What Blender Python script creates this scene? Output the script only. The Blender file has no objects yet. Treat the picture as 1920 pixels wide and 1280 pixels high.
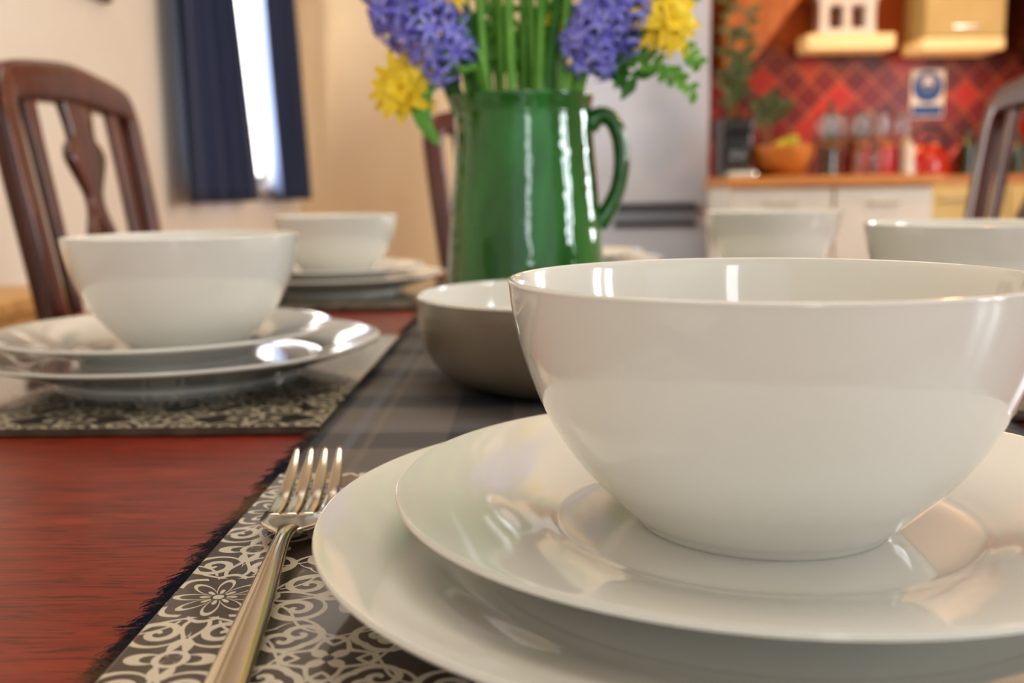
import bpy, bmesh, math, random
from mathutils import Vector, Matrix, noise
random.seed(7)
SC=bpy.context.scene
COL=SC.collection
T=0.75
YAW=0.0187
MAT_TOP=T+0.0055

def rot2(x,y):
    c,s=math.cos(YAW),math.sin(YAW)
    return (x*c+y*s,-x*s+y*c)

def lin(h):
    h=h.lstrip('#'); r=[]
    for i in (0,2,4):
        v=int(h[i:i+2],16)/255
        r.append(v/12.92 if v<=.04045 else ((v+.055)/1.055)**2.4)
    return tuple(r)+(1.0,)

# ---------------------------------------------------------------- node helpers
class X:
    def __init__(s,nt,v): s.nt=nt; s.v=v
    def _m(s,op,*a):
        n=s.nt.nodes.new('ShaderNodeMath'); n.operation=op
        for i,q in enumerate((s,)+a):
            q=q.v if isinstance(q,X) else q
            if isinstance(q,(int,float)): n.inputs[i].default_value=q
            else: s.nt.links.new(q,n.inputs[i])
        return X(s.nt,n.outputs[0])
    def __add__(s,o): return s._m('ADD',o)
    __radd__=__add__
    def __sub__(s,o): return s._m('SUBTRACT',o)
    def __rsub__(s,o): return X(s.nt,o)._m('SUBTRACT',s)
    def __mul__(s,o): return s._m('MULTIPLY',o)
    __rmul__=__mul__
    def __truediv__(s,o): return s._m('DIVIDE',o)
    def lt(s,o): return s._m('LESS_THAN',o)
    def gt(s,o): return s._m('GREATER_THAN',o)
    def abs(s): return s._m('ABSOLUTE')
    def fract(s): return s._m('FRACT')
    def floor(s): return s._m('FLOOR')
    def sqrt(s): return s._m('SQRT')
    def cos(s): return s._m('COSINE')
    def sin(s): return s._m('SINE')
    def atan2(s,o): return s._m('ARCTAN2',o)
    def max(s,o): return s._m('MAXIMUM',o)
    def min(s,o): return s._m('MINIMUM',o)
    def pow(s,o): return s._m('POWER',o)

def new_mat(name):
    m=bpy.data.materials.new(name); m.use_nodes=True
    nt=m.node_tree; b=nt.nodes['Principled BSDF']
    return m,nt,b
def setp(b,**k):
    for n,v in k.items():
        n={'rough':'Roughness','metal':'Metallic','coat':'Coat Weight','coatr':'Coat Roughness','spec':'Specular IOR Level','sss':'Subsurface Weight','trans':'Transmission Weight','ior':'IOR','sheen':'Sheen Weight','estr':'Emission Strength','ecol':'Emission Color','col':'Base Color'}[n]
        b.inputs[n].default_value=v
def coords(nt,kind='Object'):
    t=nt.nodes.new('ShaderNodeTexCoord'); return t.outputs[kind]
def mapping(nt,vec,scale=(1,1,1),rot=(0,0,0)):
    m=nt.nodes.new('ShaderNodeMapping'); m.inputs['Scale'].default_value=scale; m.inputs['Rotation'].default_value=rot
    nt.links.new(vec,m.inputs['Vector']); return m.outputs[0]
def tnoise(nt,vec,scale=5,detail=4,rough=.5,dist=0):
    n=nt.nodes.new('ShaderNodeTexNoise'); n.inputs['Scale'].default_value=scale; n.inputs['Detail'].default_value=detail
    n.inputs['Roughness'].default_value=rough; n.inputs['Distortion'].default_value=dist
    nt.links.new(vec,n.inputs['Vector']); return n.outputs['Fac']
def ramp(nt,fac,stops):
    r=nt.nodes.new('ShaderNodeValToRGB'); e=r.color_ramp.elements
    while len(e)<len(stops): e.new(.5)
    for i,(p,c) in enumerate(stops):
        e[i].position=p; e[i].color=lin(c) if isinstance(c,str) else c
    nt.links.new(fac,r.inputs[0]); return r.outputs[0]
def mixc(nt,fac,a,b):
    n=nt.nodes.new('ShaderNodeMix'); n.data_type='RGBA'
    for sock,v in ((n.inputs[0],fac),(n.inputs[6],a),(n.inputs[7],b)):
        if isinstance(v,X): v=v.v
        if isinstance(v,str): v=lin(v)
        if isinstance(v,(tuple,float,int)): sock.default_value=v
        else: nt.links.new(v,sock)
    return n.outputs[2]
def bump(nt,b,h,strength=.2,dist=.001):
    n=nt.nodes.new('ShaderNodeBump'); n.inputs['Strength'].default_value=strength; n.inputs['Distance'].default_value=dist
    nt.links.new(h.v if isinstance(h,X) else h,n.inputs['Height']); nt.links.new(n.outputs[0],b.inputs['Normal'])
    return n
def simple(name,c1,c2=None,scale=8,rough=.5,bmp=0,**k):
    m,nt,b=new_mat(name); v=coords(nt); f=tnoise(nt,v,scale)
    nt.links.new(ramp(nt,f,[(.3,c1),(.7,c2 or c1)]),b.inputs['Base Color'])
    setp(b,rough=rough,**k)
    if bmp: bump(nt,b,f,bmp)
    return m
def wood(name,c1,c2,c3,scale=(3,40,40),rough=.35,rot=(0,0,0),bmp=.15,coat=.0,dist=.6):
    m,nt,b=new_mat(name); v=mapping(nt,coords(nt),scale,rot)
    f=tnoise(nt,v,1.0,6,.6,dist); g=tnoise(nt,mapping(nt,coords(nt),tuple(s*5 for s in scale),rot),1.0,3,.6)
    c=ramp(nt,f,[(.3,c1),(.52,c2),(.72,c3)])
    c2_=mixc(nt,((X(nt,g)-.52)*2.2).max(0).min(1),c,c1)
    nt.links.new(c2_,b.inputs['Base Color']); setp(b,rough=rough,coat=coat)
    bump(nt,b,g,bmp,.0006)
    return m

# ---------------------------------------------------------------- mesh helpers
def mesh_obj(name,verts,faces,mat=None,smooth=True,parent=None,loc=(0,0,0),rz=0.0):
    me=bpy.data.meshes.new(name); me.from_pydata([tuple(v) for v in verts],[],faces); me.update()
    bm=bmesh.new(); bm.from_mesh(me); bmesh.ops.recalc_face_normals(bm,faces=bm.faces); bm.to_mesh(me); bm.free()
    if smooth: me.polygons.foreach_set('use_smooth',[True]*len(me.polygons))
    if mat:
        for q in (mat if isinstance(mat,list) else [mat]): me.materials.append(q)
    o=bpy.data.objects.new(name,me); COL.objects.link(o); o.location=loc; o.rotation_euler=(0,0,rz)
    if parent: o.parent=parent
    return o
def meta(o,label,cat,group=None,kind=None):
    o['label']=label; o['category']=cat
    if group: o['group']=group
    if kind: o['kind']=kind
    return o
def struct(o): o['kind']='structure'; return o
def empty(name,loc,rz=0.0,parent=None):
    e=bpy.data.objects.new(name,None); e.empty_display_size=.05; COL.objects.link(e); e.location=loc; e.rotation_euler=(0,0,rz)
    if parent: e.parent=parent
    return e
def spl(pts,n=6):
    P=[Vector(p) for p in pts]; out=[]
    for i in range(len(P)-1):
        p0=P[max(i-1,0)];p1=P[i];p2=P[i+1];p3=P[min(i+2,len(P)-1)]
        for k in range(n):
            t=k/n
            out.append(.5*((2*p1)+(p2-p0)*t+(2*p0-5*p1+4*p2-p3)*t*t+(3*p1-p0-3*p2+p3)*t**3))
    out.append(P[-1]); return out
def lathe(prof,segs=96,n=5,smooth=True):
    pr=spl([(r,0,z) for r,z in prof],n) if smooth else [Vector((r,0,z)) for r,z in prof]
    V=[];F=[];rings=[]
    for p in pr:
        r=max(p.x,0)
        if r<1e-5: rings.append([len(V)]); V.append((0,0,p.z))
        else:
            rings.append(list(range(len(V),len(V)+segs)))
            for i in range(segs):
                a=2*math.pi*i/segs; V.append((r*math.cos(a),r*math.sin(a),p.z))
    for A,B in zip(rings[:-1],rings[1:]):
        if len(A)==1 and len(B)==1: continue
        for i in range(segs):
            j=(i+1)%segs
            if len(A)==1: F.append((A[0],B[i],B[j]))
            elif len(B)==1: F.append((A[i],A[j],B[0]))
            else: F.append((A[i],A[j],B[j],B[i]))
    return V,F
def sweep(path,ra,rb=None,segs=10,up=Vector((0,1,0)),n=5,square=False,closed_caps=True,do_spl=True):
    P=[Vector(p) for p in path]; m=len(P)
    la=ra if isinstance(ra,(list,tuple)) else [ra]*m
    rb=ra if rb is None else rb
    lb=rb if isinstance(rb,(list,tuple)) else [rb]*m
    if do_spl:
        pts=spl(P,n); rr=spl([(la[i],lb[i],0) for i in range(m)],n)
    else: pts=P; rr=[Vector((la[i],lb[i],0)) for i in range(m)]
    V=[];F=[];R=[]
    for i,p in enumerate(pts):
        t=(pts[min(i+1,len(pts)-1)]-pts[max(i-1,0)]).normalized()
        side=t.cross(up)
        if side.length<1e-4: side=t.cross(Vector((1,0,0)))
        side.normalize(); u=side.cross(t).normalized()
        ring=[]
        for k in range(segs):
            a=2*math.pi*(k+.5)/segs; ca,sa=math.cos(a),math.sin(a)
            if square:
                e=.35; ca=math.copysign(abs(ca)**e,ca); sa=math.copysign(abs(sa)**e,sa)
            ring.append(len(V)); V.append(p+side*ca*rr[i].x+u*sa*rr[i].y)
        R.append(ring)
    for A,B in zip(R[:-1],R[1:]):
        for k in range(segs):
            j=(k+1)%segs; F.append((A[k],A[j],B[j],B[k]))
    if closed_caps: F.append(tuple(R[0])); F.append(tuple(reversed(R[-1])))
    return V,F
def join(*parts):
    V=[];F=[]
    for v,f in parts:
        o=len(V); V+=list(v); F+=[tuple(i+o for i in q) for q in f]
    return V,F
def boxvf(sx,sy,sz,c=(0,0,0)):
    x,y,z=c; V=[(x+a*sx/2,y+b*sy/2,z+d*sz/2) for a in(-1,1) for b in(-1,1) for d in(-1,1)]
    return V,[(0,1,3,2),(4,6,7,5),(0,4,5,1),(2,3,7,6),(0,2,6,4),(1,5,7,3)]
def box(name,size,center,mat,bev=.003,parent=None,loc=(0,0,0),rz=0.0,segs=2):
    v,f=boxvf(*size,c=center); o=mesh_obj(name,v,f,mat,False,parent,loc,rz)
    if bev:
        bm=bmesh.new(); bm.from_mesh(o.data); bmesh.ops.bevel(bm,geom=bm.edges[:],offset=bev,segments=segs,affect='EDGES',profile=.5)
        bm.to_mesh(o.data); bm.free()
    return o
def xf(vf,M): return [M@Vector(v) for v in vf[0]],vf[1]

# ---------------------------------------------------------------- materials
m,nt,b=new_mat('white_porcelain')
f=tnoise(nt,coords(nt),6,2); nt.links.new(ramp(nt,f,[(.3,'#DDDBD3'),(.7,'#E1DFD8')]),b.inputs['Base Color'])
setp(b,rough=.09,spec=.5,coat=.45,coatr=.025); PORC=m
GREYC=simple('taupe_stoneware','#7D7264','#887D6E',30,.3,coat=.3)
# table
m,nt,b=new_mat('red_stained_oak')
co=coords(nt); rz=(0,0,math.radians(-32))
v1=mapping(nt,co,(7,60,60),rz); v2=mapping(nt,co,(34,520,520),rz)
f=tnoise(nt,v1,1,4,.6,1.2); g=tnoise(nt,v2,1,3,.65,.8)
c=ramp(nt,f,[(.25,'#651D0B'),(.5,'#7F2812'),(.75,'#93361B')])
gg=(X(nt,g)-.5)*6
nt.links.new(mixc(nt,gg.max(0).min(.68),c,'#300F08'),b.inputs['Base Color'])
setp(b,rough=.29,spec=.34); bump(nt,b,g,.15,.0003); TABLEW=m
CHAIRW=wood('dark_mahogany','#2E110A','#512315','#703622',(30,30,4),.28,coat=.3)
PINE=wood('light_pine','#B98A50','#CC9F63','#DDB679',(3,30,30),.45)
OAKTOP=wood('oak_worktop','#A8703A','#C08446','#D29A5C',(3,30,30),.4)
STEEL,nt,b=new_mat('brushed_steel')
f=tnoise(nt,mapping(nt,coords(nt),(400,12,60)),1,3)
nt.links.new(ramp(nt,f,[(.3,'#D2C9B4'),(.7,'#E6DFCE')]),b.inputs['Base Color']); setp(b,metal=1.0,rough=.14)
# placemat pattern
def pattern(name,dark,light,scale,rough,coat=.5,wd=1.0):
    m,nt,b=new_mat(name)
    sp=nt.nodes.new('ShaderNodeSeparateXYZ'); nt.links.new(coords(nt),sp.inputs[0])
    x=X(nt,sp.outputs[0])*scale; y=X(nt,sp.outputs[1])*scale
    u=((x+.5).fract()-.5).abs()*2; v=((y+.5).fract()-.5).abs()*2
    A=u.max(v); B=u.min(v)
    def rad(cx,cy,p=A,q=B):
        dx=p-cx; dy=q-cy; return (dx*dx+dy*dy).sqrt(),dy.atan2(dx)
    r0,t0=rad(0,0)
    M=(r0-((t0*4).cos().abs()*.24+.07)).abs().lt(.022*wd)*r0.gt(.05)
    M=M.max(r0.lt(.04))
    M=M.max(r0.lt((t0*4).cos().abs()*.14)*r0.gt(.06)*(t0*4).cos().abs().gt(.8))
    M=M.max((r0-((t0*8).cos()*.03+.40)).abs().lt(.02*wd)*(t0*4).cos().abs().gt(.35))
    for cx,cy,rm,k,sg,ph in((.62,.22,.22,7.8,1,.1),(.74,.64,.21,8.2,-1,.55)):
        r,t=rad(cx,cy)
        s=(r*k+t*(sg/6.28318)+ph).fract()
        M=M.max(s.gt(.54)*(r.lt(rm)))
    d=(A-B); e=A+B
    M=M.max((d-((e*6.2).sin()*.07+.26)).abs().lt(.018*wd)*r0.gt(.36))
    M=M.max((d-((e*6.2).sin()*-.07+.26)).abs().lt(.014*wd)*r0.gt(.44))
    M=M.max(((B-((A*12.5).cos()*.035+.05)).abs()).lt(.014*wd)*A.gt(.42))
    r1,t1=rad(1,1)
    M=M.max((r1-((t1*4).cos()*.07+.24)).abs().lt(.022*wd))
    M=M.max(r1.lt((t1*2).sin().abs()*.14+.02)*r1.gt(.04))
    r2,t2=rad(1,0)
    M=M.max(r2.lt((t2*2).cos().abs()*.30)*r2.gt((t2*2).cos().abs()*.20))
    M=M.max((r2-.10).abs().lt(.018*wd))
    c=mixc(nt,M,dark,light)
    nt.links.new(c,b.inputs['Base Color'])
    setp(b,rough=rough,coat=coat,coatr=.06); return m
MATM=pattern('patterned_laminate','#4A4038','#C8BFAF',1/.086,.26,.45,1.15)
MATD=pattern('dark_patterned_laminate','#26211D','#B4AA96',1/.105,.13,.6,1.2)
MEDGE=simple('laminate_edge','#3A3229','#5C5244',60,.2,coat=.5)
# tartan
m,nt,b=new_mat('tartan_wool')
sp=nt.nodes.new('ShaderNodeSeparateXYZ'); nt.links.new(coords(nt),sp.inputs[0])
x=X(nt,sp.outputs[0]); y=X(nt,sp.outputs[1])
def bands(q,per):
    t=(q/per).fract()
    dark=(t-.3).abs().lt(.17); tan=(t-.72).abs().lt(.02); lightb=(t-.62).abs().lt(.03); return dark,tan,lightb
dx,tx,lx=bands(x+.03,.10); dy,ty,ly=bands(y+.035,.10)
c=mixc(nt,(dx+dy)*.5,'#766F6A','#45474F')
c=mixc(nt,(lx+ly)*.25,c,'#838A96'); c=mixc(nt,(tx+ty)*.2,c,'#9A8D7A')
w=(x*2600).sin()*(y*2600).sin()
c=mixc(nt,w*.15+.15,c,'#2A2628')
nt.links.new(c,b.inputs['Base Color']); setp(b,rough=.85,spec=.25); bump(nt,b,w,.4,.0006); TARTAN=m
m,nt,b=new_mat('frayed_thread')
f=tnoise(nt,coords(nt),14,2)
nt.links.new(ramp(nt,f,[(.38,'#2A2D3C'),(.5,'#4C423F'),(.62,'#75614F')]),b.inputs['Base Color']); setp(b,rough=.9,spec=.2); THREAD=m
# glaze
m,nt,b=new_mat('green_glaze')
f=tnoise(nt,mapping(nt,coords(nt),(1,1,.35)),24,5,.55,.8)
nt.links.new(ramp(nt,f,[(.25,'#0E4E13'),(.5,'#196A21'),(.75,'#2B8834')]),b.inputs['Base Color'])
setp(b,rough=.07,coat=.8,coatr=.02); g=tnoise(nt,coords(nt),40,2,.5); bn=bump(nt,b,g,.28,.004); nt.links.new(bn.outputs[0],b.inputs['Coat Normal']); GREEN=m
WALLC=simple('cream_plaster','#E6DDCD','#EAE3D5',3,.85,bmp=.05)
WALLP=simple('peach_plaster','#E6CCA6','#E9D3B0',3,.85,bmp=.05)
WALLO=simple('orange_plaster','#8A471B','#9A5420',3,.8)
CEIL=simple('ceiling_paint','#EEE8DC','#F0EBE0',3,.9)
FLOORM=wood('oak_floorboards','#7A5230','#94683F','#A97C50',(3,25,25),.4)
m,nt,b=new_mat('navy_curtain_cloth')
f=tnoise(nt,mapping(nt,coords(nt),(200,200,200)),1,2)
nt.links.new(ramp(nt,f,[(.3,'#1E2B48'),(.7,'#2C3D60')]),b.inputs['Base Color']); setp(b,rough=.8,sheen=.2); NAVY=m
WHITEP=simple('white_paint','#EDEBE4','#F2F0EA',5,.4)
UNITW=simple('dull_cream_unit_paint','#CFCABD','#D6D1C5',5,.5)
CREAMP=simple('cream_cabinet_paint','#CDB97C','#D8C68C',5,.6)
FRIDGEM=simple('silver_grey_enamel','#BAC2CE','#C2CAD4',4,.3)
DARKM=simple('dark_plastic','#1B1A1A','#2A2827',10,.3)
GREENL=simple('leaf_green','#4A8C28','#7DB548',40,.45)
GREEND=simple('deep_leaf_green','#2F6420','#4C8A36',40,.5)
STEMG=simple('stem_green','#5A9A33','#8CC457',25,.4)
DUSTY=simple('muted_leaf_green','#3A4A26','#55653A',30,.5)
PURP=simple('hyacinth_violet','#5552CC','#B6B4F8',140,.5,sss=.1)
YELL=simple('petal_yellow','#F0C81A','#FFE74E',60,.5)
YELC=simple('flower_centre','#B88A12','#DDAE1C',200,.7)
m,nt,b=new_mat('red_diagonal_tiles')
sp=nt.nodes.new('ShaderNodeSeparateXYZ'); nt.links.new(coords(nt),sp.inputs[0])
x=X(nt,sp.outputs[0]); z=X(nt,sp.outputs[2])
p=(x+z)*(1/.17); q=(x-z)*(1/.17)
cell=nt.nodes.new('ShaderNodeCombineXYZ'); nt.links.new(p.floor().v,cell.inputs[0]); nt.links.new(q.floor().v,cell.inputs[1])
wn=nt.nodes.new('ShaderNodeTexWhiteNoise'); nt.links.new(cell.outputs[0],wn.inputs[0])
c=ramp(nt,wn.outputs[0],[(0,'#4E0A04'),(.5,'#640F05'),(.85,'#7E1807'),(1,'#A0260B')])
gr=((p.fract()-.5).abs().gt(.465)).max((q.fract()-.5).abs().gt(.465))
nt.links.new(mixc(nt,gr,c,'#995636'),b.inputs['Base Color']); setp(b,rough=.3,spec=.3); TILES=m
GLASSM,nt,b=new_mat('clear_glass'); f=tnoise(nt,coords(nt),3,1)
nt.links.new(ramp(nt,f,[(.3,'#F4F8F8'),(.7,'#FFFFFF')]),b.inputs['Base Color']); setp(b,trans=1.0,rough=.03,ior=1.45)
BOTM,nt,b=new_mat('dark_green_glass'); f=tnoise(nt,coords(nt),3,1)
nt.links.new(ramp(nt,f,[(.3,'#2A3A20'),(.7,'#34482A')]),b.inputs['Base Color']); setp(b,rough=.06,coat=.5)
REDM=simple('red_enamel','#A81C0C','#BC2812',5,.15,coat=.6)
BOWLW=wood('turned_wood','#A86428','#C67F3C','#D89A55',(8,8,30),.4)
BLUES=simple('sign_blue','#164596','#1B4C9C',5,.5)
PAPER=simple('notice_paper','#C9D2E0','#D3DBE6',5,.6)
WARM,nt,b=new_mat('warm_glow_cream'); f=tnoise(nt,coords(nt),3,1)
nt.links.new(ramp(nt,f,[(.3,'#F4DCA8'),(.7,'#F8E2B4')]),b.inputs['Base Color']); setp(b,rough=.6,ecol=lin('#FFD086'),estr=.3)  # faint emission puts warm lamplight into the cream shelf and pelmet

# ---------------------------------------------------------------- room
WX=-1.15; RX=3.2; BY=5.65; CZ=2.45; FY=-2.2
struct(box('floor',(RX-WX+.4,BY-FY+.4,.1),((RX+WX)/2,(BY+FY)/2,-.05),FLOORM,0))
struct(box('ceiling',(RX-WX+.4,BY-FY+.4,.1),((RX+WX)/2,(BY+FY)/2,CZ+.05),CEIL,0))
def wall_with_hole(name,x,th,y0,y1,holes,mat):
    parts=[]; ys=y0
    for (a,b_,z0,z1) in sorted(holes):
        parts.append(boxvf(th,a-ys,CZ,(x,(a+ys)/2,CZ/2)))
        parts.append(boxvf(th,b_-a,z0,(x,(a+b_)/2,z0/2)))
        parts.append(boxvf(th,b_-a,CZ-z1,(x,(a+b_)/2,(CZ+z1)/2))); ys=b_
    parts.append(boxvf(th,y1-ys,CZ,(x,(y1+ys)/2,CZ/2)))
    v,f=join(*parts); return struct(mesh_obj(name,v,f,mat,False))
wall_with_hole('wall_left',WX-.1,.2,FY,BY,[(3.75,5.15,.93,2.1)],WALLC)
wall_with_hole('wall_right',RX+.1,.2,FY,BY,[(-.75,.15,.95,2.1),(2.45,3.35,.95,2.1)],WALLC)
struct(box('wall_back',(2.2,.2,CZ),(WX+1.1,BY+.1,CZ/2),WALLP,0))
struct(box('wall_kitchen',(RX-(WX+2.2),.2,CZ),((RX+WX+2.2)/2,BY+.1,CZ/2),WALLO,0))
o=box('trim_1',(2.1,.012,.70),(0,0,0),TILES,0,loc=(2.14,BY-.007,1.28)); struct(o)
def window(name,x,y0,y1,z0,z1,mull=True):
    parts=[]; w=.05; d=.07; cy=(y0+y1)/2; cz=(z0+z1)/2
    for yy in ((y0+w/2,y1-w/2,cy) if mull else (y0+w/2,y1-w/2)): parts.append(boxvf(d,w,z1-z0,(x,yy,cz)))
    for zz in ((z0+w/2,z1-w/2,z0+(z1-z0)*.62) if mull else (z0+w/2,z1-w/2)): parts.append(boxvf(d,y1-y0,w,(x,cy,zz)))
    v,f=join(*parts); return struct(mesh_obj(name,v,f,WHITEP,False))
window('window_1',WX-.12,3.75,5.15,.93,2.1,False)
window('window_2',RX+.1,-.75,.15,.95,2.1)
window('window_3',RX+.1,2.45,3.35,.95,2.1)
struct(box('trim_2',(.24,1.5,.03),(WX-.09,4.45,.915),WHITEP,.004))
struct(box('baseboard_left',(.02,BY-FY,.12),(WX+.01,(BY+FY)/2,.06),WHITEP,.003))
struct(box('baseboard_back',(2.1,.02,.12),(WX+1.07,BY-.01,.06),WHITEP,.003))

# curtains
def curtain(name,t0,t1,b0,b1,zt,zb,folds,label,ph=0):
    V=[];F=[];nu=folds*14;nv=24
    for j in range(nv+1):
        s=j/nv; z=zt+(zb-zt)*s
        for i in range(nu+1):
            u=i/nu; y=(t0+(b0-t0)*s)*(1-u)+(t1+(b1-t1)*s)*u
            a=u*folds*2*math.pi+ph+.5*math.sin(3*u+s)
            V.append((WX+.075+.032*math.sin(a)+.008*math.sin(2.3*a+s*2),y+.012*math.cos(a),z))
    for j in range(nv):
        for i in range(nu):
            k=j*(nu+1)+i; F.append((k,k+1,k+nu+2,k+nu+1))
    o=mesh_obj(name,V,F,NAVY); md=o.modifiers.new('s','SOLIDIFY'); md.thickness=.004
    return meta(o,label,'curtain','navy curtains at the window')
curtain('curtain',3.42,3.96,3.42,4.42,2.2,.86,4,'navy blue full-length cloth curtain with deep folds beside bright window')
curtain('curtain',4.44,5.05,4.72,5.42,2.2,.86,3,'narrow navy blue curtain gathered at the far side of window',1.2)
v,f=sweep([(WX+.075,3.2,2.22),(WX+.075,5.5,2.22)],.014,segs=16,do_spl=False)
meta(mesh_obj('curtain_pole',v,f,CHAIRW),'dark wooden curtain pole above the window','curtain pole')
pf=empty('picture_frame',(WX+.013,2.72,1.72))
meta(pf,'brown wooden picture frame hanging on cream wall','picture')
fr=join(boxvf(.025,.56,.04,(0,0,.27)),boxvf(.025,.56,.04,(0,0,-.27)),boxvf(.025,.04,.58,(0,.26,0)),boxvf(.025,.04,.58,(0,-.26,0)))
mesh_obj('frame',fr[0],fr[1],CHAIRW,False,pf)
box('picture_panel',(.006,.5,.52),(0,0,0),simple('print_paper','#C8B898','#A79A80',6,.7),0,pf)

# ---------------------------------------------------------------- table
tx0,tx1,ty0,ty1=-.52,.66,.10,1.75
tb=empty('dining_table',rot2((tx0+tx1)/2,(ty0+ty1)/2)+(0,),-YAW)
meta(tb,'long red-brown stained oak dining table laid for a meal','table')
W=tx1-tx0;L=ty1-ty0
box('table_top',(W,L,.035),(0,0,T-.0175),TABLEW,.006,tb,segs=3)
ap=join(boxvf(W-.16,.022,.09,(0,L/2-.09,T-.08)),boxvf(W-.16,.022,.09,(0,-L/2+.09,T-.08)),boxvf(.022,L-.18,.09,(W/2-.09,0,T-.08)),boxvf(.022,L-.18,.09,(-W/2+.09,0,T-.08)))
mesh_obj('apron',ap[0],ap[1],TABLEW,False,tb)
for sx in(-1,1):
    for sy in(-1,1):
        v,f=lathe([(0,0),(.022,0),(.026,.02),(.022,.06),(.03,.2),(.034,.4),(.028,.5),(.036,.54),(.036,.7),(.036,.715),(0,.715)],24,3)
        mesh_obj('leg',v,f,TABLEW,True,tb,(sx*(W/2-.08),sy*(L/2-.08),0))

# runner with frayed edges
rx0,rx1,ry0,ry1=-.1175,.262,.17,1.68
rn=empty('table_runner',rot2((rx0+rx1)/2,(ry0+ry1)/2)+(T,),-YAW)
meta(rn,'faded grey-brown and navy tartan table runner with frayed edges','table runner')
RWd=rx1-rx0;RL=ry1-ry0
V=[];F=[];nu,nv=40,150
for top in(0,1):
    for j in range(nv+1):
        for i in range(nu+1):
            V.append((-RWd/2+RWd*i/nu,-RL/2+RL*j/nv,.0015 if top else .0001))
K=(nu+1)*(nv+1)
for j in range(nv):
    for i in range(nu):
        k=j*(nu+1)+i; F.append((k+K,k+K+1,k+K+nu+2,k+K+nu+1))
for j in range(nv):
    for i in(0,nu):
        k=j*(nu+1)+i; F.append((k,k+nu+1,k+nu+1+K,k+K))
mesh_obj('cloth',V,F,TARTAN,True,rn)
V=[];F=[]
def thread(x,y,dirx,diry,l,r,bend=None,lift=None):
    n=5; side=Vector((-diry,dirx,0)).normalized(); base=len(V)
    bend=random.uniform(-.5,.5) if bend is None else bend; lift=random.uniform(0,.0015) if lift is None else lift
    for k in range(n+1):
        t=k/n; p=Vector((x,y,0))+Vector((dirx,diry,0))*l*t+side*bend*l*t*t
        z=.0012+lift*math.sin(t*3)+.0003-.0008*t; rr=r*(1-.55*t)
        V.append((p.x+side.x*rr,p.y+side.y*rr,z)); V.append((p.x-side.x*rr,p.y-side.y*rr,z)); V.append((p.x,p.y,z+rr*1.6))
    for k in range(n):
        a=base+3*k
        for e in((0,1),(1,2),(2,0)): F.append((a+e[0],a+e[1],a+3+e[1],a+3+e[0]))
for sx in(-1,1):
    y=-RL/2
    while y<RL/2:
        step=random.uniform(.0016,.0032) if y<-RL/2+.45 and sx<0 else .006
        l=random.uniform(.0045,.0090); dy_=random.uniform(-.7,.5); bd=random.uniform(-.8,.8); lf=random.uniform(.0002,.0014)
        nt_=7 if sx<0 else 4
        for q in range(nt_):
            o_=(q/(nt_-1)-.5)*step*1.3
            thread(sx*RWd/2-sx*.001,y+o_,sx,dy_-o_/l*.25+random.uniform(-.2,.2),l*random.uniform(.65,1.15),.00024,bd+random.uniform(-.35,.35),lf)
        y+=step
for i in range(250):
    for sy in(-1,1):
        thread(-RWd/2+RWd*random.random(),sy*RL/2,random.uniform(-.4,.4),sy,random.uniform(.006,.014),.0005)
o=mesh_obj('fringe',V,F,THREAD,False,rn); o['kind']='stuff'; o['label']='frayed navy and brown threads along the cloth edge'

# ---------------------------------------------------------------- placemats
def placemat(cx,cy,w,l,label,mt,th=.004):
    x,y=rot2(cx,cy)
    o=box('placemat',(w,l,th),(0,0,-th/2),[mt,MEDGE],.0008,None,(x,y,MAT_TOP),-YAW)
    for p in o.data.polygons:
        if p.normal.z<.9: p.material_index=1
    return meta(o,label,'placemat','patterned placemats on the table')
placemat(.0729,.302,.375,.285,'grey and white ornamental patterned placemat under stacked plates',MATM)
placemat(-.262,.716,.292,.352,'glossy dark patterned placemat near the dark carved chair',MATD,.0053)
placemat(-.262,1.31,.292,.37,'glossy dark patterned placemat at a far place setting',MATD,.0053)
placemat(.352,.735,.292,.37,'glossy dark patterned placemat under white bowl and plates',MATD)
placemat(.352,1.23,.292,.37,'glossy dark patterned placemat at a far place setting',MATD)
placemat(.10,1.55,.36,.22,'glossy dark patterned placemat at the far head of the table',MATD)

# ---------------------------------------------------------------- crockery
dinner=[(0,.0030),(.076,.0030),(.0775,.0),(.082,.0),(.084,.0035),(.095,.0068),(.112,.0126),(.128,.0178),(.1385,.0213),(.1403,.0224),(.1407,.0232),(.1402,.0240),(.139,.0241),(.126,.0204),(.110,.0162),(.099,.0130),(.092,.0119),(.084,.0115),(.04,.0115),(0,.0115)]
side=[(0,.0028),(.054,.0028),(.0555,0),(.0595,0),(.0615,.0035),(.068,.0072),(.082,.0126),(.100,.0171),(.1138,.0204),(.1152,.0213),(.1156,.0220),(.1151,.0227),(.114,.0228),(.100,.0197),(.086,.0164),(.0745,.0132),(.0675,.0110),(.060,.0097),(.03,.0093),(0,.0093)]
bowl=[(0,.003),(.035,.0028),(.0368,0),(.0386,0),(.0396,.0008),(.0411,.0026),(.0440,.0052),(.0498,.0110),(.0570,.0185),(.0636,.0275),(.0693,.0380),(.0736,.0485),(.0767,.0590),(.0787,.0685),(.0797,.0755),(.0799,.0768),(.0793,.0775),(.0782,.0770),(.0769,.0725),(.0749,.0625),(.0718,.0515),(.0674,.0405),(.0616,.031),(.0540,.0225),(.043,.0152),(.031,.0112),(.015,.0098),(0,.0095)]
v,f=lathe(dinner,160,6); D0=mesh_obj('dinner_plate',v,f,PORC)
v,f=lathe(side,160,6); S0=mesh_obj('side_plate',v,f,PORC)
v,f=lathe(bowl,160,6); B0=mesh_obj('bowl',v,f,PORC)
ZD=MAT_TOP; ZS=ZD+.0115; ZB=ZS+.0093
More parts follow.
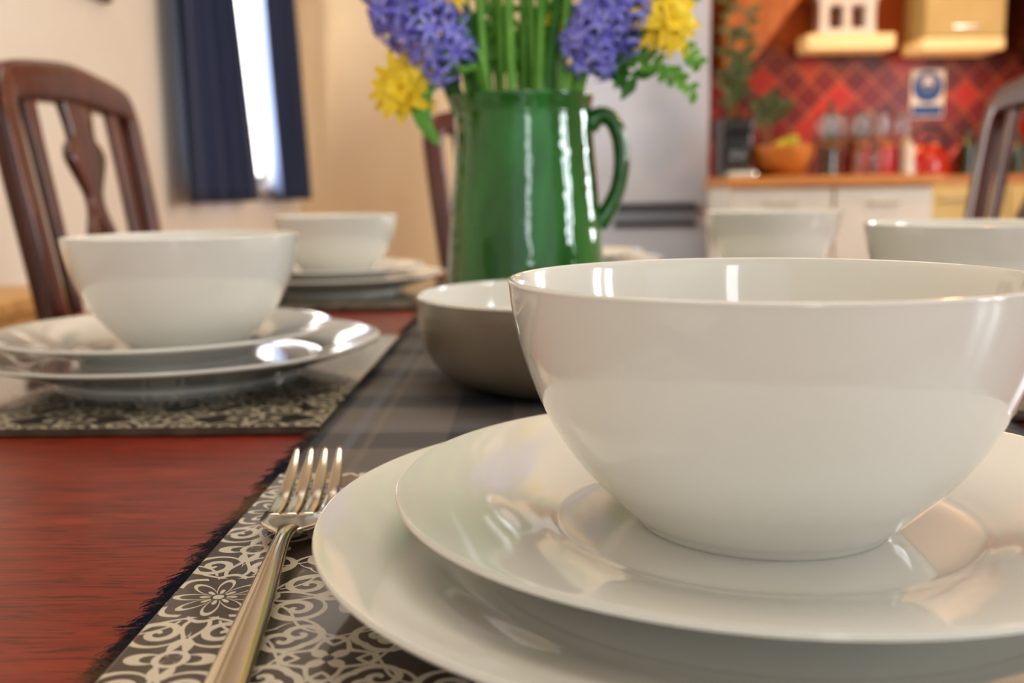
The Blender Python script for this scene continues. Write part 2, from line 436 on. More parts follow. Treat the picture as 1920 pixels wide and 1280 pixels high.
def setting(x,y,desc,withbowl=True,first=False,off=(0,0,0)):
    for i,(src,z,lab,cat,grp) in enumerate(((D0,ZD,'large white porcelain dinner plate ','plate','white dinner plates'),(S0,ZS,'smaller white porcelain plate ','plate','white side plates'),(B0,ZB,'deep white porcelain bowl ','bowl','white porcelain bowls'))):
        if i==2 and not withbowl: continue
        o=src if first else src.copy()
        if not first: COL.objects.link(o)
        o.location=(x+off[i],y,z); meta(o,lab+desc[i],cat,grp)
setting(.0787,.3113,('on the placemat beside the fork','on a larger plate beside the fork','standing on two stacked plates beside fork'),first=True)
setting(-.2297,.7138,('near the dark carved chair','on dinner plate near dark chair','on stacked plates near the dark carved chair'),off=(-.006,-.0145,0))
setting(-.2267,1.325,('at a setting beside the wall','at a setting beside the wall','on plates beyond another white bowl'))
setting(.337,.7294,('on a placemat across the runner','on a plate across the runner','on plates before the curved chair'))
setting(.3108,1.2099,('at a setting towards the kitchen','at a setting towards the kitchen','on plates towards the white units'))
setting(.09,1.555,('at the table head','at the table head',''),False)

# grey serving bowl
ob=[(0,.003),(.052,.003),(.055,0),(.063,0),(.068,.0015),(.081,.006),(.0930,.0145),(.1000,.025),(.1042,.038),(.1060,.050),(.1058,.0608)]
ib=[(.1058,.0608),(.1049,.0622),(.1035,.0615),(.1030,.05),(.1005,.037),(.092,.024),(.076,.0125),(.045,.008),(0,.0065)]
sb=empty('serving_bowl',(.043,.675,T+.0016)); meta(sb,'wide taupe-grey stoneware bowl with white glazed inside, on runner','bowl')
v,f=lathe(ob,120,5); mesh_obj('outer_body',v,f,GREYC,True,sb)
v,f=lathe(ib,120,5); o=mesh_obj('inner_glaze',v,f,PORC,True,sb); o['label']='white glazed interior and rim'

# fork
fe=empty('fork',(-.0800,.340,MAT_TOP),math.atan2(.015,.22)); meta(fe,'polished stainless steel dinner fork lying on the placemat','fork')
hv=sweep([(0,-.118,.0028),(0,-.10,.0032),(0,-.06,.0050),(0,-.025,.0075),(0,-.005,.0083),(0,.008,.0072)],[.0058,.0058,.0048,.0035,.0030,.0040],[.0017,.0018,.0021,.0024,.0023,.0018],20,Vector((0,0,1)),6)
mesh_obj('handle',hv[0],hv[1],STEEL,True,fe)
def zf(y): return .0072-.0045*math.sin(min(1,max(0,(y-.005)/.05))*math.pi/2)*1.0+max(0,(y-.05))**2*4.2
parts=[]
V=[];F=[];n=14
for j in range(n+1):
    y=.004+j/n*.030; w=.0040+(.0126-.0040)*math.sin(min(1,j/n*1.5)*math.pi/2)
    for i in range(9):
        u=i/8*2-1; V.append((u*w,y,zf(y)+.0012*u*u*(j/n)-.0008))
K=len(V)
V+= [(a,b_,c_+.0016) for a,b_,c_ in V]
for j in range(n):
    for i in range(8):
        k=j*9+i; F.append((k,k+1,k+10,k+9)); F.append((k+K,k+K+9,k+K+10,k+K+1))
for j in range(n):
    for i in(0,8):
        k=j*9+i; F.append((k,k+9,k+9+K,k+K))
for i in range(8):
    for j in(0,n):
        k=j*9+i; F.append((k,k+1,k+1+K,k+K))
parts.append((V,F))
for i in range(4):
    x=(i-1.5)*.0065
    pts=[(x,.030,zf(.030)+.0004),(x,.046,zf(.046)+.0002),(x*1.0,.065,zf(.065)),(x*.97,.085,zf(.085)),(x*.95,.100,zf(.100))]
    parts.append(sweep(pts,[.0029,.0028,.0026,.0022,.0009],[.0011,.0011,.0011,.0010,.0006],14,Vector((0,0,1)),5,square=True))
v,f=join(*parts); o=mesh_obj('tines',v,f,STEEL,True,fe)

# ---------------------------------------------------------------- jug
jg=empty('jug',(.014,.95,T+.0016)); meta(jg,'tall green glazed ceramic jug holding purple and yellow flowers','jug')
jo=[(0,.002),(.066,.002),(.070,0),(.0740,.003),(.0752,.012),(.0746,.03),(.0728,.06),(.0698,.10),(.0664,.14),(.0634,.175),(.0616,.194),(.0609,.1985),(.0613,.2015),(.0620,.2055),(.0630,.2105),(.0634,.2135),(.0628,.2150),(.0610,.2135),(.0590,.206),(.0583,.195),(.060,.17),(.063,.12),(.067,.06),(.068,.02),(.06,.008),(0,.006)]
v,f=lathe(jo,120,5)
v2=[]
for p in v:
    p=Vector(p)
    a=math.atan2(p.y,p.x); k=max(0,math.cos(a-math.pi*1.0))**12*max(0,(p.z-.172)/.043)**1.6
    r=Vector((p.x,p.y,0))
    if r.length>.03: p+=r.normalized()*.007*k
    v2.append(p)
mesh_obj('jug_body',v2,f,GREEN,True,jg)
hp=[(.059,0,.188),(.069,0,.1965),(.0795,0,.1935),(.087,0,.178),(.0895,0,.154),(.086,0,.130),(.077,0,.111),(.067,0,.098)]
v,f=sweep(hp,[.010,.0085,.0078,.0075,.0075,.0075,.008,.010],[.013,.012,.011,.0105,.0105,.0105,.011,.013],16,Vector((0,1,0)),6)
mesh_obj('handle',v,f,GREEN,True,jg)

# ---------------------------------------------------------------- flowers
JX,JY,MZ=.014,.95,.975
bz=T+.03
def mouth(h,r=.042):
    d=Vector((h[0]-JX,h[1]-JY,0))
    if d.length>r: d=d.normalized()*r
    return Vector((JX+d.x,JY+d.y,MZ))
def frame(axis):
    a=axis.normalized(); u=a.cross(Vector((0,0,1)))
    if u.length<1e-3: u=Vector((1,0,0))
    u.normalize(); return a,u,a.cross(u).normalized()
def petal(o,a,r,L,w,curl,droop=0,ns=4,point=False):
    s=a.cross(r).normalized(); V=[];F=[]
    for j in range(ns+1):
        t=j/ns
        if point: ww=w*((t/.4)**.6 if t<.4 else max(.02,(1-t)/.6)**.75)
        else: ww=w*(math.sin(math.pi*min(1,.12+.88*t))**.7 if t<1 else 0.03)
        if point and j==0: ww=w*.35
        c=o+r*(L*t)+a*(curl*L*(math.sin(t*math.pi*.8)) - droop*L*t*t)
        for i,k in enumerate((-1,0,1)):
            V.append(c+s*k*ww*.5+a*(.12*w*abs(k)))
    for j in range(ns):
        for i in(0,1):
            k=j*3+i; F.append((k,k+1,k+4,k+3))
    return V,F
def hyacinth(base,tip,rad,nf,label):
    base=Vector(base);tip=Vector(tip); ax=tip-base; A,U,Wv=frame(ax)
    e=empty('hyacinth',base); meta(e,label,'flower','cut flowers in the green jug')
    parts=[]
    for i in range(nf):
        t=(i+.5)/nf; th=i*2.39996; rr=rad*(math.sin(math.pi*(.18+.70*t))**.5)
        out=(U*math.cos(th)+Wv*math.sin(th)); c=A*(t*ax.length)+out*(rr*random.uniform(.62,1.14))
        fa=(out*1.2+A*(t-.3)*.7+Vector((random.uniform(-.4,.4),random.uniform(-.4,.4),random.uniform(-.4,.4)))).normalized(); _,u,w=frame(fa)
        off=random.random()*6; sz=random.uniform(.9,1.25)
        for k in range(6):
            q=off+k*math.pi/3; rd=u*math.cos(q)+w*math.sin(q)
            parts.append(petal(c-fa*.003,fa,rd,.0165*sz,.0050,.42,.8,6,True))
        parts.append(sweep([c-fa*.018,c-fa*.002],[.0022,.0042],segs=7,do_spl=False))
    v,f=join(*parts); mesh_obj('flower_head',v,f,PURP,True,e)
    m_=mouth(base)-base; r_=Vector((JX+(m_.x+base.x-JX)*.3,JY+(m_.y+base.y-JY)*.3,bz))-base
    v,f=sweep([r_,m_,A*.004,A*ax.length*.9],[.0045,.0045,.004,.003],segs=10)
    mesh_obj('stem',v,f,STEMG,True,e); return e
def sunny(c,face,R,label,np_=12):
    c=Vector(c); a,u,w=frame(Vector(face)); e=empty('yellow_daisy',c); meta(e,label,'flower','cut flowers in the green jug')
    parts=[]
    for ring,(n,L,cu) in enumerate(((np_,R,.08),(np_-3,R*.82,.25),(6,R*.45,.6))):
        for k in range(n):
            q=2*math.pi*(k+ring*.5)/n+random.uniform(-.2,.2); rd=u*math.cos(q)+w*math.sin(q)
            parts.append(petal(a*.002*ring,a,rd,L*random.uniform(.78,1.2),R*random.uniform(.38,.5),cu*random.uniform(.6,1.3),.7*random.random(),6,True))
    v,f=join(*parts); mesh_obj('petals',v,f,YELL,True,e)
    Mx=Matrix((u,w,a)).transposed().to_4x4()
    v,f=xf(lathe([(0,-.004),(R*.13,-.003),(R*.16,.002),(R*.12,.006),(0,.008)],20,3),Mx); mesh_obj('flower_centre',v,f,YELC,True,e)
    m_=mouth(c)-c; r_=Vector((JX+(m_.x+c.x-JX)*.3,JY+(m_.y+c.y-JY)*.3,bz))-c
    mid=(m_-a*.012)*.5+Vector((0,0,.008 if c.z<1.0 else 0))
    v,f=sweep([r_,m_,mid,-a*.012,a*0],[.003,.003,.0028,.0028,.0028],segs=8); mesh_obj('stem',v,f,STEMG,True,e); return e
hyacinth((-.046,.915,.988),(-.122,.905,1.085),.034,58,'violet-blue hyacinth leaning out of the green jug')
hyacinth((-.085,.965,1.03),(-.098,.97,1.13),.030,48,'upright violet-blue hyacinth in the green jug')
hyacinth((.070,.925,.988),(.110,.91,1.085),.032,58,'violet-blue hyacinth on the handle side of the jug')
hyacinth((.095,.965,1.03),(.125,.975,1.12),.028,46,'violet-blue hyacinth behind the jug handle')
sunny((-.092,.910,.972),(-.25,-.9,-.1),.036,'bright yellow pointed-petal flower drooping beside hyacinth')
sunny((.140,.915,1.026),(.35,-.85,.1),.037,'bright yellow flower at the edge of the bunch')
sunny((-.050,.90,1.055),(-.1,-.7,.5),.024,'bright yellow flower between the hyacinths')
sunny((.048,.975,1.035),(.1,-.8,.4),.026,'yellow flower partly hidden behind green stems')
def blade(base,tip,w,bend,face=Vector((0,-1,0)),ns=12):
    base=Vector(base);tip=Vector(tip); d=tip-base; s=d.cross(face).normalized(); V=[];F=[]
    for j in range(ns+1):
        t=j/ns; c=base+d*t+face*(bend*math.sin(t*math.pi))+Vector((0,0,-abs(bend)*t*t*.6)); ww=w*(math.sin(math.pi*(.15+.84*t))**.6)
        for k in(-1,-.5,0,.5,1): V.append(c+s*k*ww*.5+face*(-.18*w*abs(k)))
    for j in range(ns):
        for i in range(4):
            k=j*5+i; F.append((k,k+1,k+6,k+5))
    return V,F
for i,(x0,x1,y,zt,r) in enumerate(((-.012,-.032,.928,1.16,.0042),(.004,-.002,.925,1.17,.0050),(.018,.034,.926,1.17,.0045),(.030,.060,.93,1.15,.0038),(-.018,-.056,.94,1.13,.0034),(.012,.014,.96,1.18,.0044),(.038,.082,.945,1.1,.0032),(-.004,-.018,.975,1.16,.0038),(-.022,-.045,.955,1.16,.0038),(.034,.046,.965,1.16,.0038),(.024,.018,.94,1.17,.0036),(-.006,-.010,.945,1.17,.0036))):
    e=empty('tulip',(x0,y,bz)); meta(e,'tall green flower stem with slim leaves rising from jug','flower','cut flowers in the green jug')
    tip=Vector((x1-x0,0,zt-bz))
    v,f=sweep([(0,0,0),tip*.5+Vector((.002,0,0)),tip],[r,r*.95,r*.8],segs=10); mesh_obj('stem',v,f,STEMG,True,e)
    if i in(0,2,3,4,5,7,8,9):
        v,f=blade((0,.004,.1),(tip.x*1.6+random.uniform(-.02,.02),.01,.28),.016,.004); mesh_obj('leaf',v,f,GREENL if i%2 else GREEND,True,e)
    v,f=xf(lathe([(0,0),(.012,.004),(.018,.02),(.016,.038),(.008,.05),(0,.05)],16,4),Matrix.Translation(tip)); mesh_obj('flower_head',v,f,YELL,True,e)
def spray(name,root,paths,leafL,leafW,mat,label,nleaf=12,start=.35,point=False,injug=False):
    root=Vector(root); e=empty(name,root); meta(e,label,'foliage','greenery')
    sp_=[];lv=[]
    for pts in paths:
        P=[Vector(p)-root for p in pts]
        if injug: P=[P[0],mouth(pts[1])-root]+P[1:]
        sp_.append(sweep(P,[.0014]*len(P),segs=6)); S=spl(P,8)
        m0=int(len(S)*start)
        for k in range(nleaf):
            idx=m0+int((len(S)-1-m0)*(k+1)/nleaf); p=S[idx]; t=(S[idx]-S[idx-1]).normalized()
            sd=t.cross(Vector((0,-1,0))).normalized()*(1 if k%2 else -1)
            d=(sd+t*.5+Vector((random.uniform(-.4,.4),random.uniform(-.5,.2),random.uniform(-.3,.3)))).normalized()
            fa=(Vector((random.uniform(-.4,.4),-1,random.uniform(-.1,.6)))).normalized(); fa=(fa-d*fa.dot(d)).normalized()
            lv.append(petal(p,fa,d,leafL*random.uniform(.8,1.15),leafW,.1,.1,6,point))
    v,f=join(*sp_); mesh_obj('twigs',v,f,STEMG,True,e)
    v,f=join(*lv); mesh_obj('leaves',v,f,mat,True,e)
spray('leafy_sprig',(.03,.955,bz),[((.03,.955,bz),(.075,.94,.99),(.11,.93,1.012),(.145,.92,1.01),(.168,.92,.99)),((.03,.955,bz),(.075,.95,1.0),(.12,.94,1.03),(.165,.93,1.05)),((.03,.955,bz),(.075,.94,.985),(.11,.93,.995),(.15,.92,.975)),((.03,.955,bz),(.075,.945,.99),(.12,.93,1.0),(.165,.92,.965))],.010,.0075,GREENL,'fine green sprig with many tiny rounded leaves',22,.5,injug=True)
spray('dark_foliage',(.03,.965,bz),[((.03,.965,bz),(.075,.96,.988),(.098,.95,.995),(.115,.94,.98)),((.03,.965,bz),(.07,.97,1.0),(.11,.97,1.035)),((.03,.965,bz),(.05,.975,1.0),(.06,.975,1.06))],.028,.013,GREEND,'dark green leaves spilling over the jug handle',8,.6,True,True)
root=Vector((-.01,.945,bz)); e=empty('drooping_leaf',root); meta(e,'single broad green leaf drooping over the jug lip','foliage','greenery')
P=[Vector(p)-root for p in ((-.01,.945,bz),(-.026,.935,.972),(-.045,.925,.990),(-.058,.918,.988))]
v,f=sweep(P,[.0016]*4,segs=6); mesh_obj('twigs',v,f,STEMG,True,e)
S=spl([(-.056,.918,.989),(-.066,.912,.984),(-.076,.908,.966),(-.075,.905,.944),(-.062,.903,.922)],5); V=[];F=[]
for j,p in enumerate(S):
    t=j/(len(S)-1); q=S[min(j+1,len(S)-1)]-S[max(j-1,0)]; s=Vector((-q.z,0,q.x)).normalized(); w=.0095*math.sin(math.pi*(.08+.9*t))**.7
    for k in(-1,0,1): V.append(p-root+s*k*w+Vector((0,.002*abs(k),0)))
for j in range(len(S)-1):
    for i in(0,1):
        k=j*3+i; F.append((k,k+1,k+4,k+3))
mesh_obj('leaves',V,F,GREENL,True,e)
spray('dark_foliage',(.0,.970,bz),[((.0,.97,bz),(-.015,.97,1.0),(-.02,.975,1.08)),((.0,.97,bz),(.01,.975,1.0),(.02,.98,1.08)),((.0,.97,bz),(-.025,.965,1.0),(-.05,.975,1.06)),((.0,.97,bz),(.03,.97,1.0),(.045,.975,1.07))],.040,.013,GREENL,'slender green leaves among the flower stems',14,.5,True,True)

# ---------------------------------------------------------------- chairs
def rk(z): return -.195-.085*max(0,(z-.45)/.6)**1.1
def chair(loc,rz,label):
    e=empty('dining_chair',loc,rz); meta(e,label,'chair','dark wooden dining chairs')
    o=box('seat',(.45,.42,.045),(0,.01,.447),CHAIRW,.012,e,segs=3)
    for sx in(-1,1):
        v,f=sweep([(sx*.19,.19,.43),(sx*.19,.19,.25),(sx*.187,.19,0)],[.02,.018,.014],[.02,.018,.014],12,Vector((0,1,0)),4,square=True); mesh_obj('leg',v,f,CHAIRW,True,e)
        v,f=sweep([(sx*.19,-.195,.45),(sx*.19,-.20,.25),(sx*.19,-.25,0)],[.019,.018,.015],[.019,.018,.015],12,Vector((0,1,0)),4,square=True); mesh_obj('leg',v,f,CHAIRW,True,e)
    bk=empty('backrest',(0,0,0),0,e)
    def P(x,z): return (x,rk(z),z)
    hoop=[P(-.188,.44),P(-.192,.6),P(-.198,.75),P(-.204,.88),P(-.206,.95),P(-.205,.985),P(-.196,1.012),P(-.172,1.024),P(-.08,1.032),P(0,1.036),P(.08,1.032),P(.172,1.024),P(.196,1.012),P(.205,.985),P(.206,.95),P(.204,.88),P(.198,.75),P(.192,.6),P(.188,.44)]
    ra=[.019,.019,.020,.020,.020,.021,.022,.024,.027,.028,.027,.024,.022,.021,.020,.020,.020,.019,.019]
    v,f=sweep(hoop,ra,.013,12,Vector((0,1,.1)),6,square=True); mesh_obj('frame',v,f,CHAIRW,True,bk)
    rows=[(.47,.050,0),(.52,.038,0),(.56,.032,0),(.60,.042,.006),(.64,.058,.020),(.69,.070,.032),(.74,.070,.033),(.79,.058,.023),(.83,.044,.009),(.86,.026,0),(.885,.025,0),(.91,.044,0),(.935,.062,0),(.952,.055,0),(.965,.040,0),(1.02,.054,0)]
    S=spl([(z,w,h) for z,w,h in rows],4); V=[];F=[]
    for q in S:
        z,w,h=q.x,q.y,max(q.z,0)
        for k in(-w,-(w+h)/2,-h,h,(w+h)/2,w): V.append((k,rk(z)+.003,z))
    for j in range(len(S)-1):
        a=j*6
        for i in(0,1,3,4): F.append((a+i,a+i+1,a+i+7,a+i+6))
    o=mesh_obj('splat',V,F,CHAIRW,True,bk); bm=bmesh.new(); bm.from_mesh(o.data); bmesh.ops.remove_doubles(bm,verts=bm.verts,dist=.0002); bm.to_mesh(o.data); bm.free()
    md=o.modifiers.new('s','SOLIDIFY'); md.thickness=.008; md.offset=0
    for sx in(-1,1):
        v,f=sweep([P(sx*.122,.46),P(sx*.128,.7),P(sx*.134,.9),P(sx*.136,1.02)],[.013,.012,.014,.018],.006,12,Vector((0,1,.1)),5,square=True)
        mesh_obj('slat',v,f,CHAIRW,True,bk)
    v,f=sweep([P(-.19,.50),P(0,.50),P(.19,.50)],.018,.011,10,Vector((0,1,0)),2,square=True); mesh_obj('lower_rail',v,f,CHAIRW,True,bk)
    return e
chair((-.335,1.445,0),-math.pi/2,'dark mahogany dining chair with pierced vase-shaped splat')
chair((.575,1.60,0),math.pi/2,'dark mahogany chair with rounded top rail facing kitchen units')
chair((.172,2.08,0),math.pi+math.radians(40),'dark wooden chair at the table head behind the jug')

sbd=empty('sideboard',(WX+.15,1.5,0)); meta(sbd,'low light pine sideboard against the cream wall','sideboard')
box('carcass',(.26,1.0,.68),(0,0,.34),PINE,.004,sbd); box('top_board',(.29,1.04,.03),(0,0,.695),PINE,.005,sbd)
for k in(-1,1):
    d=box('door',(.02,.46,.56),(.14,k*.24,.36),PINE,.004,sbd)
    v,f=xf(lathe([(0,0),(.008,0),(.008,.012),(.014,.02),(.012,.028),(0,.03)],16,3),Matrix.Rotation(math.pi/2,4,'Y')); mesh_obj('knob',v,f,CHAIRW,True,d,(.15,k*.24-k*.17,.4))

# ---------------------------------------------------------------- fridge
fg=empty('fridge_freezer',(.695,5.15,0)); meta(fg,'tall silver-grey fridge freezer beside the kitchen units','fridge')
box('cabinet_body',(.60,.42,1.92),(0,.25,.98),FRIDGEM,.01,fg)
d=box('upper_door',(.60,.05,1.16),(0,0,1.36),FRIDGEM,.012,fg); box('handle',(.42,.02,.03),(.03,-.032,.80),DARKM,.006,d)
d=box('lower_door',(.60,.05,.68),(0,0,.39),FRIDGEM,.012,fg); box('handle',(.42,.02,.03),(.03,-.032,.712),DARKM,.006,d)
box('plinth',(.58,.38,.05),(0,.24,.025),DARKM,0,fg)

# ---------------------------------------------------------------- kitchen
def unit(name,x0,x1,yf,depth,z0,z1,mat,label,nd=1,group='kitchen base units',cat='cabinet',handle=STEEL):
    e=empty(name,((x0+x1)/2,yf,0)); meta(e,label,cat,group); w=x1-x0
    box('body',(w,depth,z1-z0),(0,depth/2+.02,(z0+z1)/2),mat,.002,e)
    for i in range(nd):
        dw=w/nd; cx=-w/2+dw*(i+.5)
        d=box('door',(dw-.006,.02,z1-z0-.01),(cx,.01,(z0+z1)/2),mat,.004,e)
        box('handle',(.14,.012,.012),(cx,-.012,z1-.07 if z0<.5 else z0+.05),handle,.004,d)
    return e
unit('base_cabinet',.955,1.398,4.42,.50,.0,.885,UNITW,'off-white kitchen base cabinet under oak worktop')
unit('base_cabinet',1.402,1.83,4.42,.50,.0,.885,UNITW,'off-white kitchen base cabinet at the end of worktop')
o=box('worktop',(.925,.58,.045),(0,0,0),OAKTOP,.006,loc=(1.4025,4.68,.9085)); meta(o,'oak worktop on the white kitchen peninsula','worktop','oak worktops')
unit('base_cabinet',1.90,2.448,5.02,.55,.0,.885,CREAMP,'cream kitchen base cabinet along tiled wall')
unit('base_cabinet',2.452,3.0,5.02,.55,.0,.885,CREAMP,'cream kitchen base cabinet along tiled wall')
o=box('worktop',(1.14,.59,.045),(0,0,0),OAKTOP,.006,loc=(2.45,5.335,.9085)); meta(o,'oak worktop below the red tiled splashback','worktop','oak worktops')
WTZ=.9315
wc=unit('wall_cabinet',2.13,2.54,5.34,.28,1.63,2.30,CREAMP,'cream wall cabinet lit from below',group='kitchen wall units')
box('lit_pelmet',(.42,.28,.06),(0,.15,1.60),WARM,.004,wc)
sh=box('display_shelf',(.46,.20,.08),(0,0,0),WARM,.006,loc=(1.785,5.53,1.63)); meta(sh,'cream glowing shelf carrying a little white house ornament','shelf')
unit('wall_cabinet',2.66,3.1,5.30,.30,1.58,2.30,CHAIRW,'dark wooden wall cabinet',group='kitchen wall units')
he=empty('house_ornament',(1.775,5.52,1.671)); meta(he,'small white wooden house lantern on the lit shelf','ornament')
parts=[boxvf(.30,.10,.03,(0,0,.015)),boxvf(.05,.10,.12,(-.12,0,.09)),boxvf(.05,.10,.12,(.12,0,.09)),boxvf(.04,.10,.12,(0,0,.09)),boxvf(.30,.10,.04,(0,0,.17))]
v,f=join(*parts); mesh_obj('walls',v,f,WHITEP,False,he)
V=[(-.18,-.06,.19),(.18,-.06,.19),(0,-.06,.31),(-.18,.06,.19),(.18,.06,.19),(0,.06,.31)]
mesh_obj('roof',V,[(0,1,2),(3,5,4),(0,3,4,1),(1,4,5,2),(2,5,3,0)],WHITEP,False,he)
V=[(1.12,5.40,1.50),(1.28,5.40,1.55),(1.57,5.40,1.93),(1.57,5.40,2.4),(1.42,5.40,2.4),(1.12,5.40,1.72)]
V2=V+[(x,5.64,z) for x,_,z in V]; n=6
o=mesh_obj('timber_hood',V2,[tuple(range(6)),tuple(range(11,5,-1))]+[(i,(i+1)%n,(i+1)%n+n,i+n) for i in range(n)],wood('orange_timber','#9A5220','#BC6E2E','#CE8644',(20,20,4),.45),False); meta(o,'orange-brown sloping timber hood on the kitchen wall','hood')
# notice
nb=empty('notice',(2.275,BY-.0144,1.375)); meta(nb,'white paper notice with round blue face-covering symbol on tiles','notice')
box('paper',(.18,.003,.25),(0,0,0),PAPER,0,nb)
def disc(cx,cz,rx,rz_,y,n=40): return [(cx+rx*math.cos(2*math.pi*i/n),y,cz+rz_*math.sin(2*math.pi*i/n)) for i in range(n)],[tuple(range(n))]
v,f=disc(0,.035,.083,.083,-.0025); mesh_obj('blue_disc',v,f,BLUES,False,nb)
v,f=join(disc(0,.055,.030,.036,-.0035)); mesh_obj('head_symbol',v,f,PAPER,False,nb)
v,f=join(disc(0,.040,.024,.016,-.0042)); mesh_obj('mask_symbol',v,f,BLUES,False,nb)
box('caption_block',(.165,.001,.055),(0,-.003,-.088),BLUES,0,nb)

# counter items
e=empty('fruit_bowl',(1.22,4.58,WTZ)); meta(e,'turned wooden bowl filled with green fruit and leaves','bowl')
v,f=lathe([(0,0),(.05,0),(.07,.01),(.11,.05),(.132,.11),(.137,.13),(.130,.131),(.122,.11),(.1,.055),(.05,.02),(0,.016)],48,4); mesh_obj('bowl_body',v,f,BOWLW,True,e)
PEAR=simple('pear_skin','#B6B52C','#D2C84A',20,.4)
v,f=lathe([(0,0),(.02,.001),(.038,.02),(.04,.04),(.03,.065),(.016,.09),(.008,.1),(0,.101)],24,4)
for (x,y,z,r) in((-.055,-.03,.07,.5),(.05,-.03,.07,-.4),(0,.05,.07,.2),(.0,-.01,.115,.9)):
    o=mesh_obj('pear',v,f,PEAR,True,None,(1.22+x,4.58+y,WTZ+z)); o.rotation_euler=(r,r*.6,0); meta(o,'yellow-green pear in the wooden bowl','pear','pears in the wooden bowl')
spray('potted_herb',(1.19,4.80,WTZ+.1),[((1.19,4.80,WTZ+.1),(1.17,4.79,1.2),(1.14,4.78,1.27)),((1.19,4.80,WTZ+.1),(1.23,4.79,1.2),(1.28,4.78,1.27)),((1.19,4.80,WTZ+.1),(1.21,4.79,1.22),(1.21,4.78,1.31))],.05,.028,DUSTY,'leafy green herb plant on the worktop',10)
TERR=simple('terracotta','#A5532B','#B8643A',8,.7)
v,f=lathe([(0,0),(.045,0),(.062,.1),(.066,.12),(.058,.12),(.052,.09),(0,.08)],32,3); o=mesh_obj('plant_pot',v,f,TERR,True,None,(1.19,4.80,WTZ)); meta(o,'small terracotta plant pot on the worktop','plant pot')
gv,gf=lathe([(0,0),(.034,0),(.035,.002),(.006,.006),(.004,.02),(.004,.085),(.012,.097),(.034,.125),(.038,.16),(.031,.205),(.0295,.205),(.036,.16),(.032,.128),(.01,.102),(0,.1)],32,4)
gv=[(x_,y_,z_*1.25) for x_,y_,z_ in gv]
for x,y in((1.385,4.48),(1.45,4.56),(1.42,4.70),(1.53,4.48),(1.59,4.66),(1.62,4.50),(1.50,4.66),(1.70,4.46),(1.70,4.72),(1.55,4.57)):
    o=mesh_obj('wine_glass',gv,gf,GLASSM,True,None,(x,y,WTZ)); meta(o,'clear stemmed wine glass standing on the oak worktop','glass','wine glasses on the worktop')
def bottle(x,y,h,r,mat,label,z=WTZ):
    v,f=lathe([(0,0),(r,0),(r,.01),(r,h*.6),(r*.85,h*.68),(r*.4,h*.76),(r*.34,h*.95),(r*.42,h*.97),(r*.42,h),(0,h)],32,3)
    o=mesh_obj('bottle',v,f,mat,True,None,(x,y,z)); meta(o,label,'bottle','bottles on the worktops')
bottle(1.50,4.82,.34,.038,BOTM,'dark green glass wine bottle on the worktop')
bottle(1.62,4.83,.26,.034,simple('amber_glass','#7A3C10','#9A5418',5,.1,coat=.5),'short amber glass bottle on the worktop')
bottle(1.70,4.86,.31,.034,GLASSM,'tall clear glass bottle on the worktop')
bottle(1.78,4.60,.19,.03,simple('white_ceramic','#CFC8B8','#D8D2C4',5,.2),'small white ceramic bottle on the worktop')
bottle(2.34,5.25,.24,.042,BOTM,'dark bottle in front of the red tiles')
bottle(2.46,5.28,.19,.035,DARKM,'small black bottle in front of the red tiles')
bottle(2.58,5.22,.21,.035,BOTM,'dark green bottle in front of the red tiles')
def jar(x,y,r,h,mat,label):
    e=empty('storage_jar',(x,y,WTZ)); meta(e,label,'jar','storage jars on the worktops')
    v,f=lathe([(0,0),(r*.9,0),(r,.01),(r,h*.8),(r*.85,h*.88),(0,h*.88)],28,3); mesh_obj('jar_body',v,f,mat,True,e)
    v,f=lathe([(0,h*.87),(r*.9,h*.87),(r*.9,h*.97),(r*.3,h),(0,h)],28,2); mesh_obj('lid',v,f,BOWLW,True,e)
jar(1.93,5.30,.055,.17,REDM,'glossy red storage jar with wooden lid')
jar(2.70,5.28,.055,.16,BOWLW,'brown storage jar with wooden lid')
jar(1.36,4.86,.05,.16,TERR,'orange pottery storage jar with wooden lid')
k=empty('kettle',(2.12,5.22,WTZ)); meta(k,'glossy red enamel kettle in front of red tiles','kettle')
v,f=lathe([(0,0),(.10,0),(.112,.015),(.112,.05),(.095,.11),(.06,.15),(.04,.158),(0,.16)],48,4); mesh_obj('kettle_body',v,f,REDM,True,k)
v,f=lathe([(0,.155),(.03,.158),(.012,.165),(.016,.185),(0,.19)],24,3); mesh_obj('lid',v,f,DARKM,True,k)
v,f=sweep([(.09,0,.07),(.13,0,.11),(.155,0,.15)],[.022,.015,.011],segs=14); mesh_obj('spout',v,f,REDM,True,k)
v,f=sweep([(-.08,0,.12),(-.085,0,.2),(0,0,.25),(.085,0,.2),(.08,0,.12)],.009,segs=10); mesh_obj('handle',v,f,DARKM,True,k)
k=empty('coffee_machine',(1.012,4.62,WTZ)); meta(k,'black coffee machine with chrome front on the worktop','appliance')
box('machine_body',(.13,.20,.26),(0,.03,.13),DARKM,.015,k); box('brew_head',(.11,.10,.06),(0,-.09,.22),DARKM,.012,k); box('drip_tray',(.12,.12,.025),(0,-.10,.0125),STEEL,.004,k)
v,f=lathe([(0,0),(.035,0),(.045,.05),(.04,.09),(.036,.09),(.04,.05),(0,.006)],28,3); mesh_obj('carafe',v,f,GLASSM,True,k,(0,-.09,.026))
v,f=lathe([(0,0),(.04,0),(.055,.06),(.05,.12),(.028,.17),(.034,.2),(.028,.2),(.022,.17),(0,.1)],32,3)
o=mesh_obj('vase',v,f,simple('brown_pottery','#4A2C1A','#6A4026',8,.3),True,None,(1.04,4.86,WTZ)); meta(o,'brown pottery vase holding leafy branches','vase')
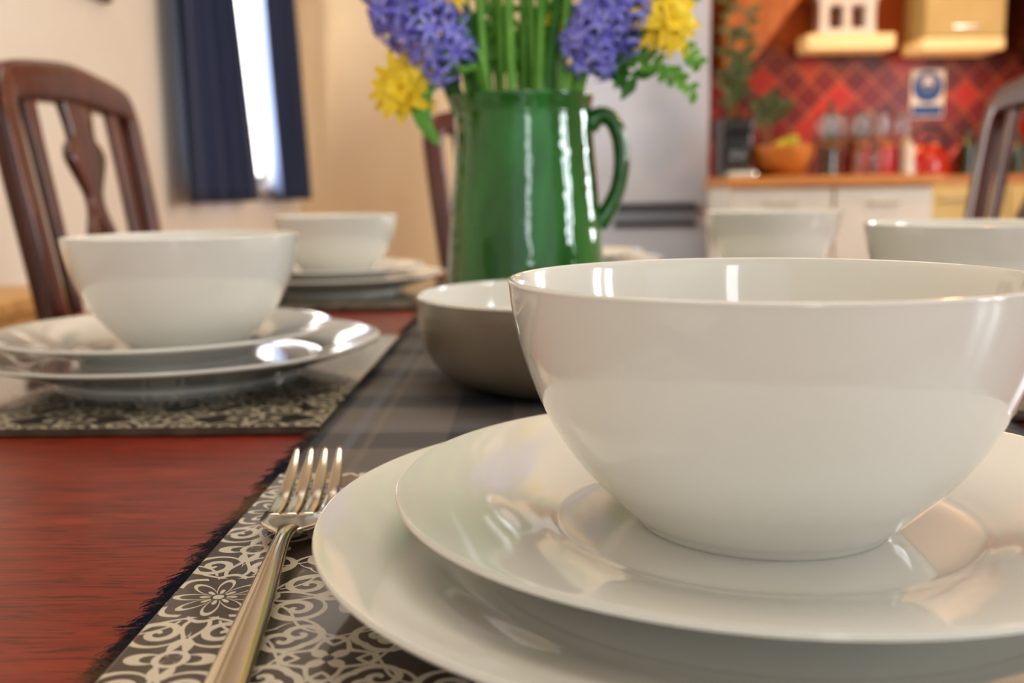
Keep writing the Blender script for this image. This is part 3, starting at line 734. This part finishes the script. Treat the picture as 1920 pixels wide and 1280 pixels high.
spray('branch',(1.04,4.86,WTZ+.15),[((1.04,4.86,WTZ+.15),(1.02,4.85,1.4),(1.02,4.84,1.75)),((1.04,4.86,WTZ+.15),(1.08,4.85,1.4),(1.12,4.84,1.68)),((1.04,4.86,WTZ+.15),(1.05,4.85,1.35),(1.08,4.84,1.5))],.07,.035,DUSTY,'tall dark green leafy branches in a brown vase',14)

# ---------------------------------------------------------------- lights
def area(name,loc,direction,sx,sy,power,color):
    l=bpy.data.lights.new(name,'AREA'); l.shape='RECTANGLE'; l.size=sx; l.size_y=sy; l.energy=power; l.color=lin(color)[:3]
    o=bpy.data.objects.new(name,l); COL.objects.link(o); o.location=loc
    o.rotation_euler=Vector(direction).to_track_quat('-Z','Y').to_euler(); return o
def point(name,loc,power,color,rad=.06):
    l=bpy.data.lights.new(name,'POINT'); l.energy=power; l.color=lin(color)[:3]; l.shadow_soft_size=rad
    o=bpy.data.objects.new(name,l); COL.objects.link(o); o.location=loc
area('daylight_1',(WX-.45,4.45,1.55),(1,0,0),1.9,1.6,165,'#FFFFFF')
for i,(y,pw) in enumerate(((-.52,13),(-.08,13),(2.68,20),(3.12,20))):
    area('daylight_%d'%(i+2),(RX+.02,y,1.52),(-1,0,0),.24,1.05,pw,'#F2F8FF')
area('daylight_6',(.25,FY+.1,1.5),(0,1,0),.26,1.1,6,'#F2F8FF')
area('soft_top_fill',(.1,1.2,CZ-.06),(0,0,-1),1.2,1.2,17,'#FFF6E8')  # added fill for soft light from above, not a ceiling fixture
point('kitchen_lamp',(1.9,4.0,CZ-.35),20,'#FFB060')
area('under_cabinet_lamp',(2.36,5.40,1.56),(0,-.1,-1),.4,.08,2.0,'#FFC070')
area('under_shelf_lamp',(1.775,5.42,1.57),(0,-.1,-1),.4,.08,2.8,'#FFC070')
w=bpy.data.worlds.new('World'); SC.world=w; w.use_nodes=True
bg=w.node_tree.nodes['Background']; bg.inputs[0].default_value=lin('#F8F9F8'); bg.inputs[1].default_value=.92

# ---------------------------------------------------------------- camera
cam=bpy.data.cameras.new('camera'); co=bpy.data.objects.new('camera',cam); COL.objects.link(co); SC.camera=co
cam.sensor_width=36; cam.lens=36*1900.6/1920; cam.clip_start=.01
R=Matrix.Rotation(math.pi/2-.1462,4,'X')@Matrix.Rotation(-.0146,4,'Z')
co.matrix_world=Matrix.Translation((0,0,T+.13))@R
cam.dof.use_dof=True; cam.dof.focus_distance=.34; cam.dof.aperture_fstop=9
SC.view_settings.view_transform='Standard'
try: SC.view_settings.look='Medium High Contrast'
except Exception as ex: print(ex)
